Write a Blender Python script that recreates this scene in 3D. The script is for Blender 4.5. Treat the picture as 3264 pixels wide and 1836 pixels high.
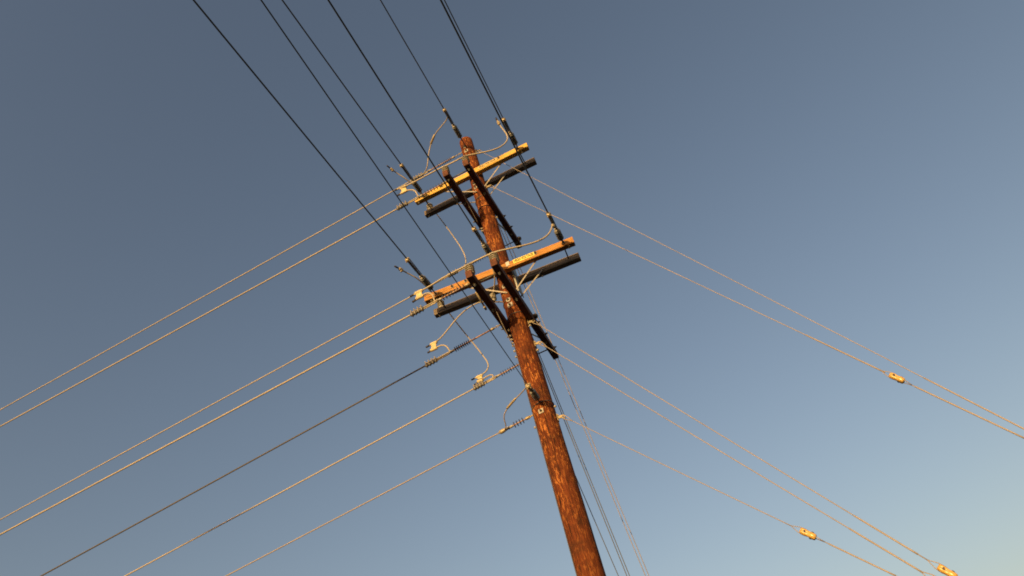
import bpy, bmesh, math, random
from mathutils import Vector, Matrix, noise
random.seed(7)
SC = bpy.context.scene
for o in list(bpy.data.objects):
    bpy.data.objects.remove(o, do_unlink=True)
COL = SC.collection

# ------------------------------------------------------------------ camera
cam_d = bpy.data.cameras.new('camera')
cam = bpy.data.objects.new('camera', cam_d)
COL.objects.link(cam)
cam_d.sensor_width = 36.0
cam_d.lens = 22.605
cam_d.clip_start = 0.05
cam_d.clip_end = 3000.0
_r = Vector((0.89533, 0.39820, -0.19954))      # image right
_d = Vector((-0.41812, 0.59703, -0.68464))     # image down
_f = Vector((-0.15349, 0.69641, 0.70103))      # forward
cam.matrix_world = Matrix(((_r.x, -_d.x, -_f.x, 1.6453),
                           (_r.y, -_d.y, -_f.y, -7.1957),
                           (_r.z, -_d.z, -_f.z, 1.6),
                           (0, 0, 0, 1)))
SC.camera = cam

# ------------------------------------------------------------------ sky, sun, exposure
SUN_AZ = math.radians(8.0)       # from -Y towards -X
SUN_EL = math.radians(4.5)
sun_pos = Vector((-math.sin(SUN_AZ) * math.cos(SUN_EL), -math.cos(SUN_AZ) * math.cos(SUN_EL), math.sin(SUN_EL)))
world = bpy.data.worlds.new('World')
SC.world = world
world.use_nodes = True
nt = world.node_tree
nt.nodes.clear()
wo = nt.nodes.new('ShaderNodeOutputWorld')
bg = nt.nodes.new('ShaderNodeBackground')
sky = nt.nodes.new('ShaderNodeTexSky')
sky.sky_type = 'NISHITA'
sky.sun_disc = False
sky.sun_elevation = SUN_EL
sky.sun_rotation = math.atan2(sun_pos.x, sun_pos.y)
sky.altitude = 0
sky.air_density = 1.0
sky.dust_density = 3.0
sky.ozone_density = 1.0
bg.inputs['Strength'].default_value = 0.15
tint = nt.nodes.new('ShaderNodeMix')          # even white balance of the whole sky
tint.data_type = 'RGBA'
tint.blend_type = 'MULTIPLY'
tint.inputs['Factor'].default_value = 1.0
tint.inputs['B'].default_value = (1.07, 0.968, 1.0, 1)
nt.links.new(sky.outputs['Color'], tint.inputs['A'])
nt.links.new(tint.outputs['Result'], bg.inputs['Color'])
nt.links.new(bg.outputs['Background'], wo.inputs['Surface'])

sun_d = bpy.data.lights.new('sun', 'SUN')
sun_d.energy = 3.2
sun_d.angle = math.radians(0.5)
sun_d.color = (1.0, 0.66, 0.29)
sun = bpy.data.objects.new('sun', sun_d)
COL.objects.link(sun)
sun.rotation_euler = (-sun_pos).to_track_quat('-Z', 'Y').to_euler()
sun.location = (-6, -40, 20)

SC.view_settings.view_transform = 'Standard'
SC.view_settings.look = 'None'
SC.view_settings.gamma = 1.0
SC.view_settings.use_curve_mapping = False
SC.view_settings.exposure = 0.77
SC.cycles.filter_width = 1.8

# ------------------------------------------------------------------ materials
def new_mat(name):
    m = bpy.data.materials.new(name)
    m.use_nodes = True
    t = m.node_tree
    b = t.nodes['Principled BSDF']
    return m, t, b

def node(t, kind, **kw):
    n = t.nodes.new(kind)
    for k, v in kw.items():
        setattr(n, k, v)
    return n

def noise_node(t, vec, scale, detail=4.0, rough=0.55, dist=0.0):
    n = t.nodes.new('ShaderNodeTexNoise')
    n.inputs['Scale'].default_value = scale
    n.inputs['Detail'].default_value = detail
    n.inputs['Roughness'].default_value = rough
    n.inputs['Distortion'].default_value = dist
    t.links.new(vec, n.inputs['Vector'])
    return n.outputs['Fac']

def ramp(t, fac, stops):
    n = t.nodes.new('ShaderNodeValToRGB')
    e = n.color_ramp.elements
    while len(e) < len(stops):
        e.new(0.5)
    for el, (p, c) in zip(e, stops):
        el.position = p
        el.color = (c[0], c[1], c[2], 1) if not isinstance(c, (int, float)) else (c, c, c, 1)
    t.links.new(fac, n.inputs['Fac'])
    return n.outputs['Color']

def mixc(t, fac, a, b, mode='MIX'):
    n = t.nodes.new('ShaderNodeMix')
    n.data_type = 'RGBA'
    n.blend_type = mode
    for s, v in ((n.inputs['Factor'], fac), (n.inputs['A'], a), (n.inputs['B'], b)):
        if isinstance(v, (int, float)):
            s.default_value = v
        elif isinstance(v, tuple):
            s.default_value = (v[0], v[1], v[2], 1)
        else:
            t.links.new(v, s)
    return n.outputs['Result']

def stretched(t, scale):
    c = t.nodes.new('ShaderNodeTexCoord')
    m = t.nodes.new('ShaderNodeMapping')
    m.inputs['Scale'].default_value = scale
    t.links.new(c.outputs['Object'], m.inputs['Vector'])
    return m.outputs['Vector'], c.outputs['Object']

def add_bump(t, b, h, strength, dist):
    n = t.nodes.new('ShaderNodeBump')
    n.inputs['Strength'].default_value = strength
    n.inputs['Distance'].default_value = dist
    t.links.new(h, n.inputs['Height'])
    t.links.new(n.outputs['Normal'], b.inputs['Normal'])

def mat_pole():
    m, t, b = new_mat('weathered_pole_wood')
    v, vo = stretched(t, (1, 1, 0.22))
    v2, _ = stretched(t, (1, 1, 0.05))
    flake = noise_node(t, v, 34, 3.0, 0.55, 0.9)
    fine = noise_node(t, v, 75, 2.0, 0.6, 0.4)
    grain = noise_node(t, v2, 85, 3.0, 0.6)
    patch = noise_node(t, stretched(t, (1, 1, 0.55))[0], 6.5, 3.0, 0.6)
    ring = noise_node(t, stretched(t, (0.6, 0.6, 2.0))[0], 2.0, 4.0, 0.6)
    base = ramp(t, grain, [(0.30, (0.045, 0.013, 0.006)), (0.55, (0.122, 0.033, 0.011)), (0.75, (0.195, 0.056, 0.017))])
    mx = mixc(t, 0.32, flake, fine)
    lo = ramp(t, mx, [(0.52, 0.0), (0.575, 1.0)])
    pmask = ramp(t, patch, [(0.38, 0.10), (0.52, 1.0)])
    fm = mixc(t, 1.0, lo, pmask, 'MULTIPLY')
    # creosote has bled down the lower part of the shaft
    sx = t.nodes.new('ShaderNodeSeparateXYZ')
    t.links.new(vo, sx.inputs['Vector'])
    wob = t.nodes.new('ShaderNodeMath')
    wob.operation = 'MULTIPLY_ADD'
    t.links.new(noise_node(t, vo, 3.0, 4.0, 0.6), wob.inputs[0])
    wob.inputs[1].default_value = 2.4
    t.links.new(sx.outputs['Z'], wob.inputs[2])
    mr = t.nodes.new('ShaderNodeMapRange')
    mr.inputs['From Min'].default_value = 5.6
    mr.inputs['From Max'].default_value = 7.2
    mr.inputs['To Min'].default_value = 0.35
    mr.inputs['To Max'].default_value = 1.0
    t.links.new(wob.outputs[0], mr.inputs['Value'])
    fm = mixc(t, 1.0, fm, mr.outputs['Result'], 'MULTIPLY')
    col = mixc(t, fm, base, (0.39, 0.145, 0.036))
    dark = ramp(t, ring, [(0.52, 0.0), (0.66, 1.0)])
    dk = mixc(t, 0.60, (0, 0, 0), dark, 'MIX')
    col = mixc(t, dk, col, (0.038, 0.017, 0.009))
    crack = ramp(t, noise_node(t, v2, 40, 2.0, 0.5), [(0.31, 1.0), (0.37, 0.0)])
    col = mixc(t, crack, col, (0.015, 0.008, 0.005))
    # long drying checks that follow the grain, and a few knots
    v3, _ = stretched(t, (1, 1, 0.030))
    chk = ramp(t, noise_node(t, v3, 11, 2.0, 0.5, 0.25), [(0.478, 0.0), (0.492, 1.0), (0.500, 1.0), (0.514, 0.0)])
    where = ramp(t, noise_node(t, stretched(t, (1, 1, 0.35))[0], 4.0, 2.0, 0.5), [(0.52, 0.0), (0.62, 0.7)])
    col = mixc(t, mixc(t, 1.0, chk, where, 'MULTIPLY'), col, (0.016, 0.008, 0.005))
    vor = t.nodes.new('ShaderNodeTexVoronoi')
    vor.inputs['Scale'].default_value = 3.4
    t.links.new(stretched(t, (1, 1, 0.6))[0], vor.inputs['Vector'])
    knot = ramp(t, vor.outputs['Distance'], [(0.035, 0.3), (0.055, 0.9), (0.075, 0.3), (0.09, 0.9), (0.11, 0.0)])
    col = mixc(t, knot, col, (0.05, 0.018, 0.008))
    t.links.new(col, b.inputs['Base Color'])
    b.inputs['Roughness'].default_value = 0.85
    b.inputs['Specular IOR Level'].default_value = 0.1
    add_bump(t, b, mx, 0.8, 0.012)
    return m

def mat_arm(name, c1, c2, c3, axis, dirt=(0.03, 0.018, 0.012), rough=0.75):
    m, t, b = new_mat(name)
    sc = (0.06, 1, 1) if axis == 'x' else (1, 0.06, 1)
    v, vo = stretched(t, sc)
    g = noise_node(t, v, 70, 4.0, 0.65)
    col = ramp(t, g, [(0.30, c1), (0.52, c2), (0.72, c3)])
    p = noise_node(t, vo, 5.0, 5.0, 0.65)
    pm = ramp(t, p, [(0.50, 0.0), (0.75, 0.55)])
    col = mixc(t, pm, col, c1)
    check = ramp(t, noise_node(t, v, 26, 1.0, 0.4), [(0.27, 0.85), (0.31, 0.0)])
    col = mixc(t, check, col, dirt)
    stain = ramp(t, noise_node(t, stretched(t, (0.35, 1, 1) if axis == 'x' else (1, 0.35, 1))[0], 13.0, 6.0, 0.7), [(0.56, 0.0), (0.70, 0.62)])
    col = mixc(t, stain, col, dirt)
    speck = ramp(t, noise_node(t, vo, 60.0, 2.0, 0.5), [(0.66, 0.0), (0.72, 0.7)])
    col = mixc(t, speck, col, dirt)
    t.links.new(col, b.inputs['Base Color'])
    b.inputs['Roughness'].default_value = rough
    b.inputs['Specular IOR Level'].default_value = 0.2
    add_bump(t, b, g, 0.5, 0.004)
    return m

def mat_plain(name, c, rough=0.5, metal=0.0, var=0.35, scale=25.0, spec=0.4, bump=0.15):
    m, t, b = new_mat(name)
    _, vo = stretched(t, (1, 1, 1))
    n = noise_node(t, vo, scale, 4.0, 0.6)
    k = 1 - var
    col = ramp(t, n, [(0.3, (c[0] * k, c[1] * k, c[2] * k)), (0.65, c)])
    t.links.new(col, b.inputs['Base Color'])
    b.inputs['Roughness'].default_value = rough
    b.inputs['Metallic'].default_value = metal
    b.inputs['Specular IOR Level'].default_value = spec
    if bump:
        add_bump(t, b, n, bump, 0.003)
    return m

M = {}
M['pole'] = mat_pole()
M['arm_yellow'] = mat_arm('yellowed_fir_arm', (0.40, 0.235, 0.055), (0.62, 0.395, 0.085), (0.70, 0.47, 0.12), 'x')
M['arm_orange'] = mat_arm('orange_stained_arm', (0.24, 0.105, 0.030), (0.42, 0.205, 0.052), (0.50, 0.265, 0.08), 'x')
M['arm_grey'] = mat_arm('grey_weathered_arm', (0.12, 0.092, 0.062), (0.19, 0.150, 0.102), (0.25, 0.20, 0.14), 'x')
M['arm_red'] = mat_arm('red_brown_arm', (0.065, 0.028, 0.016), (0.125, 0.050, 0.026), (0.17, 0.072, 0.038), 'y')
M['alu'] = mat_plain('weathered_aluminium_strand', (0.41, 0.35, 0.24), 0.55, 0.0, 0.12, 3, 0.4, 0.0)
M['dark_brown'] = mat_plain('dark_brown_conductor', (0.10, 0.088, 0.065), 0.6, 0.0, 0.15, 3, 0.3, 0.0)  # darker tone for one line, even along its whole length
M['dark_cable'] = mat_plain('dark_shaded_strand', (0.13, 0.135, 0.125), 0.6, 0.0, 0.15, 3, 0.3, 0.0)  # overhead lines' grazing shade put into the strand colour; lower back guys share it
M['galv'] = mat_plain('galvanised_steel', (0.40, 0.36, 0.28), 0.5, 0.15, 0.35, 40, 0.5)
M['dull_steel'] = mat_plain('dull_dark_steel', (0.12, 0.115, 0.10), 0.55, 0.3, 0.35, 30, 0.4)
M['rust_steel'] = mat_plain('brown_weathered_guy_strand', (0.33, 0.28, 0.22), 0.6, 0.0, 0.15, 3, 0.3, 0.0)
M['polymer'] = mat_plain('grey_polymer', (0.17, 0.175, 0.15), 0.5, 0.0, 0.2, 20, 0.4)
M['polymer_dark'] = mat_plain('dark_grey_silicone_shed', (0.085, 0.088, 0.095), 0.5, 0.0, 0.2, 20, 0.4)
M['rod'] = mat_plain('brown_fibreglass_rod', (0.40, 0.25, 0.17), 0.45, 0.0, 0.2, 30, 0.5)
M['post'] = mat_plain('pale_grey_post_insulator', (0.40, 0.37, 0.29), 0.45, 0.0, 0.25, 20, 0.5)
M['clamp'] = mat_plain('brassy_clamp_metal', (0.42, 0.34, 0.19), 0.45, 0.2, 0.4, 40, 0.5)
M['bronze'] = mat_plain('bright_squeeze_connector', (0.62, 0.51, 0.26), 0.4, 0.1, 0.25, 40, 0.5)
M['sleeve'] = mat_plain('black_end_cap', (0.035, 0.03, 0.028), 0.5, 0.0, 0.2, 20, 0.4)
M['porcelain'] = mat_plain('ochre_glazed_porcelain', (0.58, 0.36, 0.085), 0.28, 0.0, 0.25, 12, 0.6, 0.05)
M['sign_yellow'] = mat_plain('faded_yellow_sign', (0.82, 0.66, 0.13), 0.5, 0.0, 0.15, 15, 0.4, 0.0)
M['sign_old'] = mat_plain('worn_yellow_sign', (0.70, 0.50, 0.17), 0.6, 0.0, 0.25, 25, 0.3, 0.0)
M['black_paint'] = mat_plain('black_lettering', (0.02, 0.017, 0.014), 0.6, 0.0, 0.2, 15, 0.3, 0.0)
M['white_tag'] = mat_plain('white_weathered_tag', (0.55, 0.52, 0.45), 0.6, 0.0, 0.3, 30, 0.3)
M['cover'] = mat_plain('grey_cover_plate', (0.36, 0.37, 0.34), 0.6, 0.0, 0.25, 9, 0.3)

def mat_ground():
    m, t, b = new_mat('worn_asphalt_lot')
    _, vo = stretched(t, (1, 1, 1))
    a = noise_node(t, vo, 0.35, 6.0, 0.6)
    c = noise_node(t, vo, 60.0, 5.0, 0.65)
    base = ramp(t, a, [(0.4, (0.040, 0.040, 0.041)), (0.62, (0.052, 0.050, 0.047))])
    fine = ramp(t, c, [(0.3, 0.55), (0.7, 1.0)])
    t.links.new(mixc(t, 1.0, base, fine, 'MULTIPLY'), b.inputs['Base Color'])
    b.inputs['Roughness'].default_value = 0.92
    b.inputs['Specular IOR Level'].default_value = 0.25
    add_bump(t, b, c, 0.5, 0.006)
    return m
M['ground'] = mat_ground()

# ------------------------------------------------------------------ mesh helpers
class MB:
    """collects shapes in world (or local) coordinates into one mesh"""
    def __init__(self):
        self.v = []
        self.f = []
        self.sm = []
        self.mi = []
        self.cur = 0
    def _add(self, vs, fs, smooth):
        n = len(self.v)
        self.v += [Vector(p) for p in vs]
        for f in fs:
            self.f.append([i + n for i in f])
            self.sm.append(smooth)
            self.mi.append(self.cur)
        return self
    def box(self, c, size, mat3=None, bevel=0.0):
        bm = bmesh.new()
        bmesh.ops.create_cube(bm, size=1.0)
        for w in bm.verts:
            w.co = Vector((w.co.x * size[0], w.co.y * size[1], w.co.z * size[2]))
        if bevel > 0:
            bmesh.ops.bevel(bm, geom=list(bm.edges), offset=bevel, segments=1, affect='EDGES', profile=0.5)
        bm.verts.index_update()
        c = Vector(c)
        vs = [(mat3 @ w.co if mat3 else w.co) + c for w in bm.verts]
        fs = [[w.index for w in f.verts] for f in bm.faces]
        bm.free()
        return self._add(vs, fs, False)
    def tube(self, pts, r, n=8, cap=True):
        pts = [Vector(p) for p in pts]
        rs = r if isinstance(r, (list, tuple)) else [r] * len(pts)
        T = []
        for i in range(len(pts)):
            a = pts[max(0, i - 1)]
            b = pts[min(len(pts) - 1, i + 1)]
            T.append((b - a).normalized())
        up = Vector((0, 0, 1)) if abs(T[0].z) < 0.9 else Vector((1, 0, 0))
        u = (up - T[0] * up.dot(T[0])).normalized()
        vs = []
        for i, p in enumerate(pts):
            u = (u - T[i] * u.dot(T[i])).normalized()
            w = T[i].cross(u)
            for k in range(n):
                a = 2 * math.pi * k / n
                vs.append(p + (u * math.cos(a) + w * math.sin(a)) * rs[i])
        fs = []
        for i in range(len(pts) - 1):
            for k in range(n):
                k2 = (k + 1) % n
                fs.append([i * n + k, i * n + k2, (i + 1) * n + k2, (i + 1) * n + k])
        if cap:
            fs.append(list(range(n))[::-1])
            m = (len(pts) - 1) * n
            fs.append([m + k for k in range(n)])
        return self._add(vs, fs, True)
    def lathe(self, p, d, prof, n=16, smooth=True):
        """prof = [(distance along d, radius)]"""
        d = Vector(d).normalized()
        up = Vector((0, 0, 1)) if abs(d.z) < 0.9 else Vector((1, 0, 0))
        u = (up - d * up.dot(d)).normalized()
        w = d.cross(u)
        p = Vector(p)
        vs = []
        for (t, r) in prof:
            for k in range(n):
                a = 2 * math.pi * k / n
                vs.append(p + d * t + (u * math.cos(a) + w * math.sin(a)) * max(r, 1e-4))
        fs = []
        for i in range(len(prof) - 1):
            for k in range(n):
                k2 = (k + 1) % n
                fs.append([i * n + k, i * n + k2, (i + 1) * n + k2, (i + 1) * n + k])
        fs.append(list(range(n))[::-1])
        m = (len(prof) - 1) * n
        fs.append([m + k for k in range(n)])
        return self._add(vs, fs, smooth)
    def mesh(self, name, mats, origin):
        me = bpy.data.meshes.new(name)
        me.from_pydata([tuple(p - origin) for p in self.v], [], self.f)
        for m in mats:
            me.materials.append(M[m])
        for p, s, i in zip(me.polygons, self.sm, self.mi):
            p.use_smooth = s
            p.material_index = i
        me.update()
        return me
    def build(self, name, mats, parent=None, origin=None):
        if isinstance(mats, str):
            mats = [mats]
        if origin is None:
            lo = [min(p[i] for p in self.v) for i in range(3)]
            hi = [max(p[i] for p in self.v) for i in range(3)]
            origin = Vector([(a + b) / 2 for a, b in zip(lo, hi)])
        else:
            origin = Vector(origin)
        o = bpy.data.objects.new(name, self.mesh(name, mats, origin))
        COL.objects.link(o)
        put(o, Matrix.Translation(origin), parent)
        return o

WORLD = {}
def put(o, mw, parent=None):
    WORLD[o.name] = mw.copy()
    if parent is not None:
        o.parent = parent
        o.matrix_parent_inverse = Matrix.Identity(4)
        o.matrix_basis = WORLD[parent.name].inverted() @ mw
    else:
        o.matrix_basis = mw

def inst(name, me, mw, parent):
    o = bpy.data.objects.new(name, me)
    COL.objects.link(o)
    put(o, mw, parent)
    return o

def thing(name, loc, label, cat, group=None):
    o = bpy.data.objects.new(name, None)
    o.empty_display_size = 0.1
    COL.objects.link(o)
    put(o, Matrix.Translation(Vector(loc)))
    tag(o, label, cat, group)
    return o

def tag(o, label, cat, group=None):
    o['label'] = label
    o['category'] = cat
    if group:
        o['group'] = group
    return o

def zframe(p, d):
    """matrix at p whose local Z runs along d"""
    d = Vector(d).normalized()
    up = Vector((0, 0, 1)) if abs(d.z) < 0.9 else Vector((1, 0, 0))
    u = (up - d * up.dot(d)).normalized()
    w = d.cross(u)
    p = Vector(p)
    return Matrix(((u.x, w.x, d.x, p.x), (u.y, w.y, d.y, p.y), (u.z, w.z, d.z, p.z), (0, 0, 0, 1)))

def spline(pts, per=6):
    pts = [Vector(p) for p in pts]
    out = []
    for i in range(len(pts) - 1):
        p0 = pts[max(i - 1, 0)]
        p1, p2 = pts[i], pts[i + 1]
        p3 = pts[min(i + 2, len(pts) - 1)]
        for k in range(per):
            t = k / per
            out.append(0.5 * ((2 * p1) + (p2 - p0) * t + (2 * p0 - 5 * p1 + 4 * p2 - p3) * t * t + (3 * p1 - p0 - 3 * p2 + p3) * t ** 3))
    out.append(pts[-1])
    return out

def smooth_pts(pts, it=2):
    pts = [Vector(p) for p in pts]
    for _ in range(it):
        q = [p.copy() for p in pts]
        for i in range(1, len(pts) - 1):
            q[i] = pts[i] * 0.5 + (pts[i - 1] + pts[i + 1]) * 0.25
        pts = q
    return pts

# ------------------------------------------------------------------ ground
g = MB()
g._add([(-900, -900, 0), (900, -900, 0), (900, 900, 0), (-900, 900, 0)], [[0, 1, 2, 3]], False)
go = g.build('ground', 'ground')
go['kind'] = 'structure'

# ------------------------------------------------------------------ the pole
BASE = Vector((0.030, -0.023, 0.0))
TOP = Vector((-0.0143, 0.0109, 13.40))
def axis(z):
    return BASE.lerp(TOP, z / 13.40)
def prad(z):
    return 0.158 - 0.019 * (z / 13.4)

pole = thing('utility_pole', BASE, 'tall reddish brown wooden utility pole with four pairs of crossarms', 'utility pole')

def make_shaft():
    n, rings = 64, 260
    vs, fs = [], []
    zs = [13.40 * i / rings for i in range(rings + 1)]
    prof = [(z, prad(z)) for z in zs[:-1]] + [(13.375, prad(13.37)), (13.392, prad(13.4) - 0.008), (13.40, prad(13.4) - 0.022)]
    for z, r in prof:
        c = axis(z)
        for k in range(n):
            a = 2 * math.pi * k / n
            x, y = math.cos(a), math.sin(a)
            h = noise.noise(Vector((x * 2.6, y * 2.6, z * 1.1))) * 0.0035 + noise.noise(Vector((x * 9, y * 9, z * 3.5))) * 0.0022
            h += noise.noise(Vector((0.3, 0.2, z * 0.7))) * 0.003
            vs.append((c.x + x * (r + h), c.y + y * (r + h), z))
    m = len(prof)
    for i in range(m - 1):
        for k in range(n):
            k2 = (k + 1) % n
            fs.append([i * n + k, i * n + k2, (i + 1) * n + k2, (i + 1) * n + k])
    fs.append([(m - 1) * n + k for k in range(n)])
    b = MB()
    b._add(vs, fs, True)
    return b.build('shaft', 'pole', pole, BASE)
shaft = make_shaft()

# thin dark steel bands clamped round the shaft
def band(z, tilt=0.0, h=0.012, mat='dull_steel'):
    c = axis(z)
    r = prad(z) + 0.0065
    pts = []
    for k in range(41):
        a = 2 * math.pi * k / 40
        pts.append((c.x + r * math.cos(a), c.y + r * math.sin(a), z + tilt * math.cos(a)))
    b = MB()
    b.tube(pts, h / 2, 6, False)
    return b.build('steel_band', mat, shaft)
for z, t in ((11.24, 0.01), (10.94, -0.012), (8.52, 0.02), (8.185, 0.0), (6.50, 0.012)):
    band(z, t)

# square washers and nuts on the front of the shaft
wb = MB()
wb.box((0, 0, 0.004), (0.085, 0.085, 0.008), None, 0.003)
w_me = wb.mesh('square_washer', ['galv'], Vector((0, 0, 0)))
nb = MB()
nb.lathe((0, 0, 0.0), (0, 0, 1), [(0, 0.019), (0.018, 0.019), (0.022, 0.015)], 6, False)
nb.lathe((0, 0, 0.02), (0, 0, 1), [(0, 0.010), (0.022, 0.010)], 8, False)
n_me = nb.mesh('nut', ['dull_steel'], Vector((0, 0, 0)))
rw = MB()
rw.lathe((0, 0, 0), (0, 0, 1), [(0, 0.038), (0.006, 0.040), (0.010, 0.032)], 18, False)
rw_me = rw.mesh('round_washer', ['galv'], Vector((0, 0, 0)))
def washer(p, d, size=1.0, parent=None, round_=False):
    mw = zframe(p, d) @ Matrix.Diagonal((size, size, 1, 1)).to_4x4()
    parent = parent or shaft
    inst('round_washer' if round_ else 'square_washer', rw_me if round_ else w_me, mw, parent)
    inst('nut', n_me, zframe(Vector(p) + Vector(d).normalized() * 0.007, d), parent)
def on_pole(x, z, extra=0.0):
    """a point and outward normal on the camera side of the shaft"""
    c = axis(z)
    r = prad(z) + extra
    dx = x - c.x
    y = c.y - math.sqrt(max(r * r - dx * dx, 1e-4))
    p = Vector((x, y, z))
    return p, (p - Vector((c.x, c.y, z))).normalized()
for x, z, s, rd in ((-0.024, 12.85, 1.0, False), (-0.030, 13.0, 0.75, True), (-0.046, 11.69, 0.85, True), (-0.040, 11.56, 0.85, False),
                    (-0.020, 8.80, 0.9, False), (-0.016, 8.49, 1.0, True), (-0.010, 8.375, 1.05, False), (0.006, 6.365, 0.85, False)):
    p, d = on_pole(x, z, 0.002)
    washer(p, d, s, shaft, rd)

# bolt ends along the left of the shaft
bb = MB()
bb.lathe((0, 0, -0.02), (0, 0, 1), [(0, 0.009), (0.035, 0.009)], 8, False)
bb.lathe((0, 0, 0.012), (0, 0, 1), [(0, 0.018), (0.018, 0.018), (0.024, 0.012)], 6, False)
b_me = bb.mesh('bolt_end', ['galv'], Vector((0, 0, 0)))
for z in (8.03, 7.915, 7.82, 7.76, 7.70, 7.60, 7.495, 10.52, 10.47, 6.25):
    c = axis(z)
    a = math.radians(188 + random.uniform(-6, 6))
    d = Vector((math.cos(a), math.sin(a), 0))
    inst('bolt_end', b_me, zframe(c + d * (prad(z) + 0.004), d), shaft)
for z in (7.93, 7.44, 6.43, 11.15, 12.9, 10.62):
    c = axis(z)
    a = math.radians(-8)
    d = Vector((math.cos(a), math.sin(a), 0))
    inst('bolt_end', b_me, zframe(c + d * (prad(z) + 0.004), d), shaft)

# ------------------------------------------------------------------ crossarms
AH, AW = 0.142, 0.100
def crossarm(center, axis_dir, length, mat, name='crossarm'):
    d = Vector(axis_dir).normalized()
    along_x = abs(d.x) > abs(d.y)
    w, h, bv, ch = AW / 2, AH / 2, 0.006, 0.014
    prof = [(-w + bv, -h), (w - bv, -h), (w, -h + bv), (w, h - ch), (w - ch, h), (-w + ch, h), (-w, h - ch), (-w, -h + bv)]
    cut = [-length / 2, -length / 2 + 0.006] + [-length / 2 + length * k / 26 for k in range(1, 26)] + [length / 2 - 0.006, length / 2]
    sd = random.random() * 50
    vs, fs = [], []
    for i, l in enumerate(cut):
        e = 0.94 if i in (0, len(cut) - 1) else 1.0
        for (p, q) in prof:
            p2 = p * e + noise.noise(Vector((l * 1.7, sd, q * 8))) * 0.004
            q2 = q * e + noise.noise(Vector((l * 1.7, sd + 9, p * 8))) * 0.004
            vs.append((l, p2, q2) if along_x else (p2, l, q2))
    n = len(prof)
    for i in range(len(cut) - 1):
        for k in range(n):
            k2 = (k + 1) % n
            f = [i * n + k, i * n + k2, (i + 1) * n + k2, (i + 1) * n + k]
            fs.append(f[::-1] if along_x else f)
    e0, e1 = list(range(n)), [(len(cut) - 1) * n + k for k in range(n)]
    fs += [e0, e1[::-1]] if along_x else [e0[::-1], e1]
    me = bpy.data.meshes.new(name)
    me.from_pydata(vs, [], fs)
    me.materials.append(M[mat])
    bm = bmesh.new()
    bm.from_mesh(me)
    bmesh.ops.recalc_face_normals(bm, faces=list(bm.faces))
    bm.to_mesh(me)
    bm.free()
    if along_x:
        y = Vector((0, 0, 1)).cross(d).normalized()
        z = d.cross(y)
        m3 = Matrix((d, y, z)).transposed()
    else:
        x = d.cross(Vector((0, 0, 1))).normalized()
        z = x.cross(d)
        m3 = Matrix((x, d, z)).transposed()
    mw = m3.to_4x4()
    mw.translation = Vector(center) + Vector((0, 0, 0.015))
    o = bpy.data.objects.new(name, me)
    COL.objects.link(o)
    put(o, mw, pole)
    return o, mw

def lean(z):
    return Vector((-0.0033 * (z - 9.04), 0.0025 * (z - 9.04), 0))

ARM = {}
for lv, z, cx, yw, tl, L in ((1, 11.9368, -0.0389, -0.0072, -0.0172, 2.44), (2, 9.1228, -0.0457, 0.0784, -0.0079, 2.606)):
    for s, y0 in (('f', -0.1878), ('r', 0.1878)):
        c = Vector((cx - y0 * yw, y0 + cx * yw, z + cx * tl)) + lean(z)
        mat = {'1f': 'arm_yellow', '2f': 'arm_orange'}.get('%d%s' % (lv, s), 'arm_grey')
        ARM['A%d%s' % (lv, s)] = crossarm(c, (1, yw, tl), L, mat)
for lv, z, cy, yw, tl, L in ((1, 10.8033, -0.1053, -0.0131, 0.0581, 2.3286), (2, 8.1141, -0.0894, 0.0024, -0.0048, 2.4584)):
    for s, x0 in (('l', -0.1938), ('r', 0.1938)):
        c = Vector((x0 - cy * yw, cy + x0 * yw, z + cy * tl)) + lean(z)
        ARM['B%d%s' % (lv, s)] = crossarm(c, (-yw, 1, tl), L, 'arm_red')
def arm_pt(k, along, across=0.0, up=0.0):
    """local point of an arm in world coordinates"""
    mw = ARM[k][1]
    return mw @ (Vector((along, across, up)) if k[0] == 'A' else Vector((across, along, up)))
def arm_dir(k, v):
    return (ARM[k][1].to_3x3() @ Vector(v)).normalized()

labels = {'A1f': 'sunlit yellow upper front crossarm lettered high voltage', 'A1r': 'grey upper rear crossarm in the shade of the yellow one',
          'A2f': 'sunlit orange brown lower front crossarm with a yellow sign', 'A2r': 'grey lower rear crossarm in the shade of the orange one',
          'B1l': 'dark upper buck arm passing left of the pole', 'B1r': 'dark upper buck arm passing right of the pole',
          'B2l': 'dark lower buck arm passing left of the pole', 'B2r': 'dark lower buck arm passing right of the pole'}
for k, l in labels.items():
    ARM[k][0]['label'] = l

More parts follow.
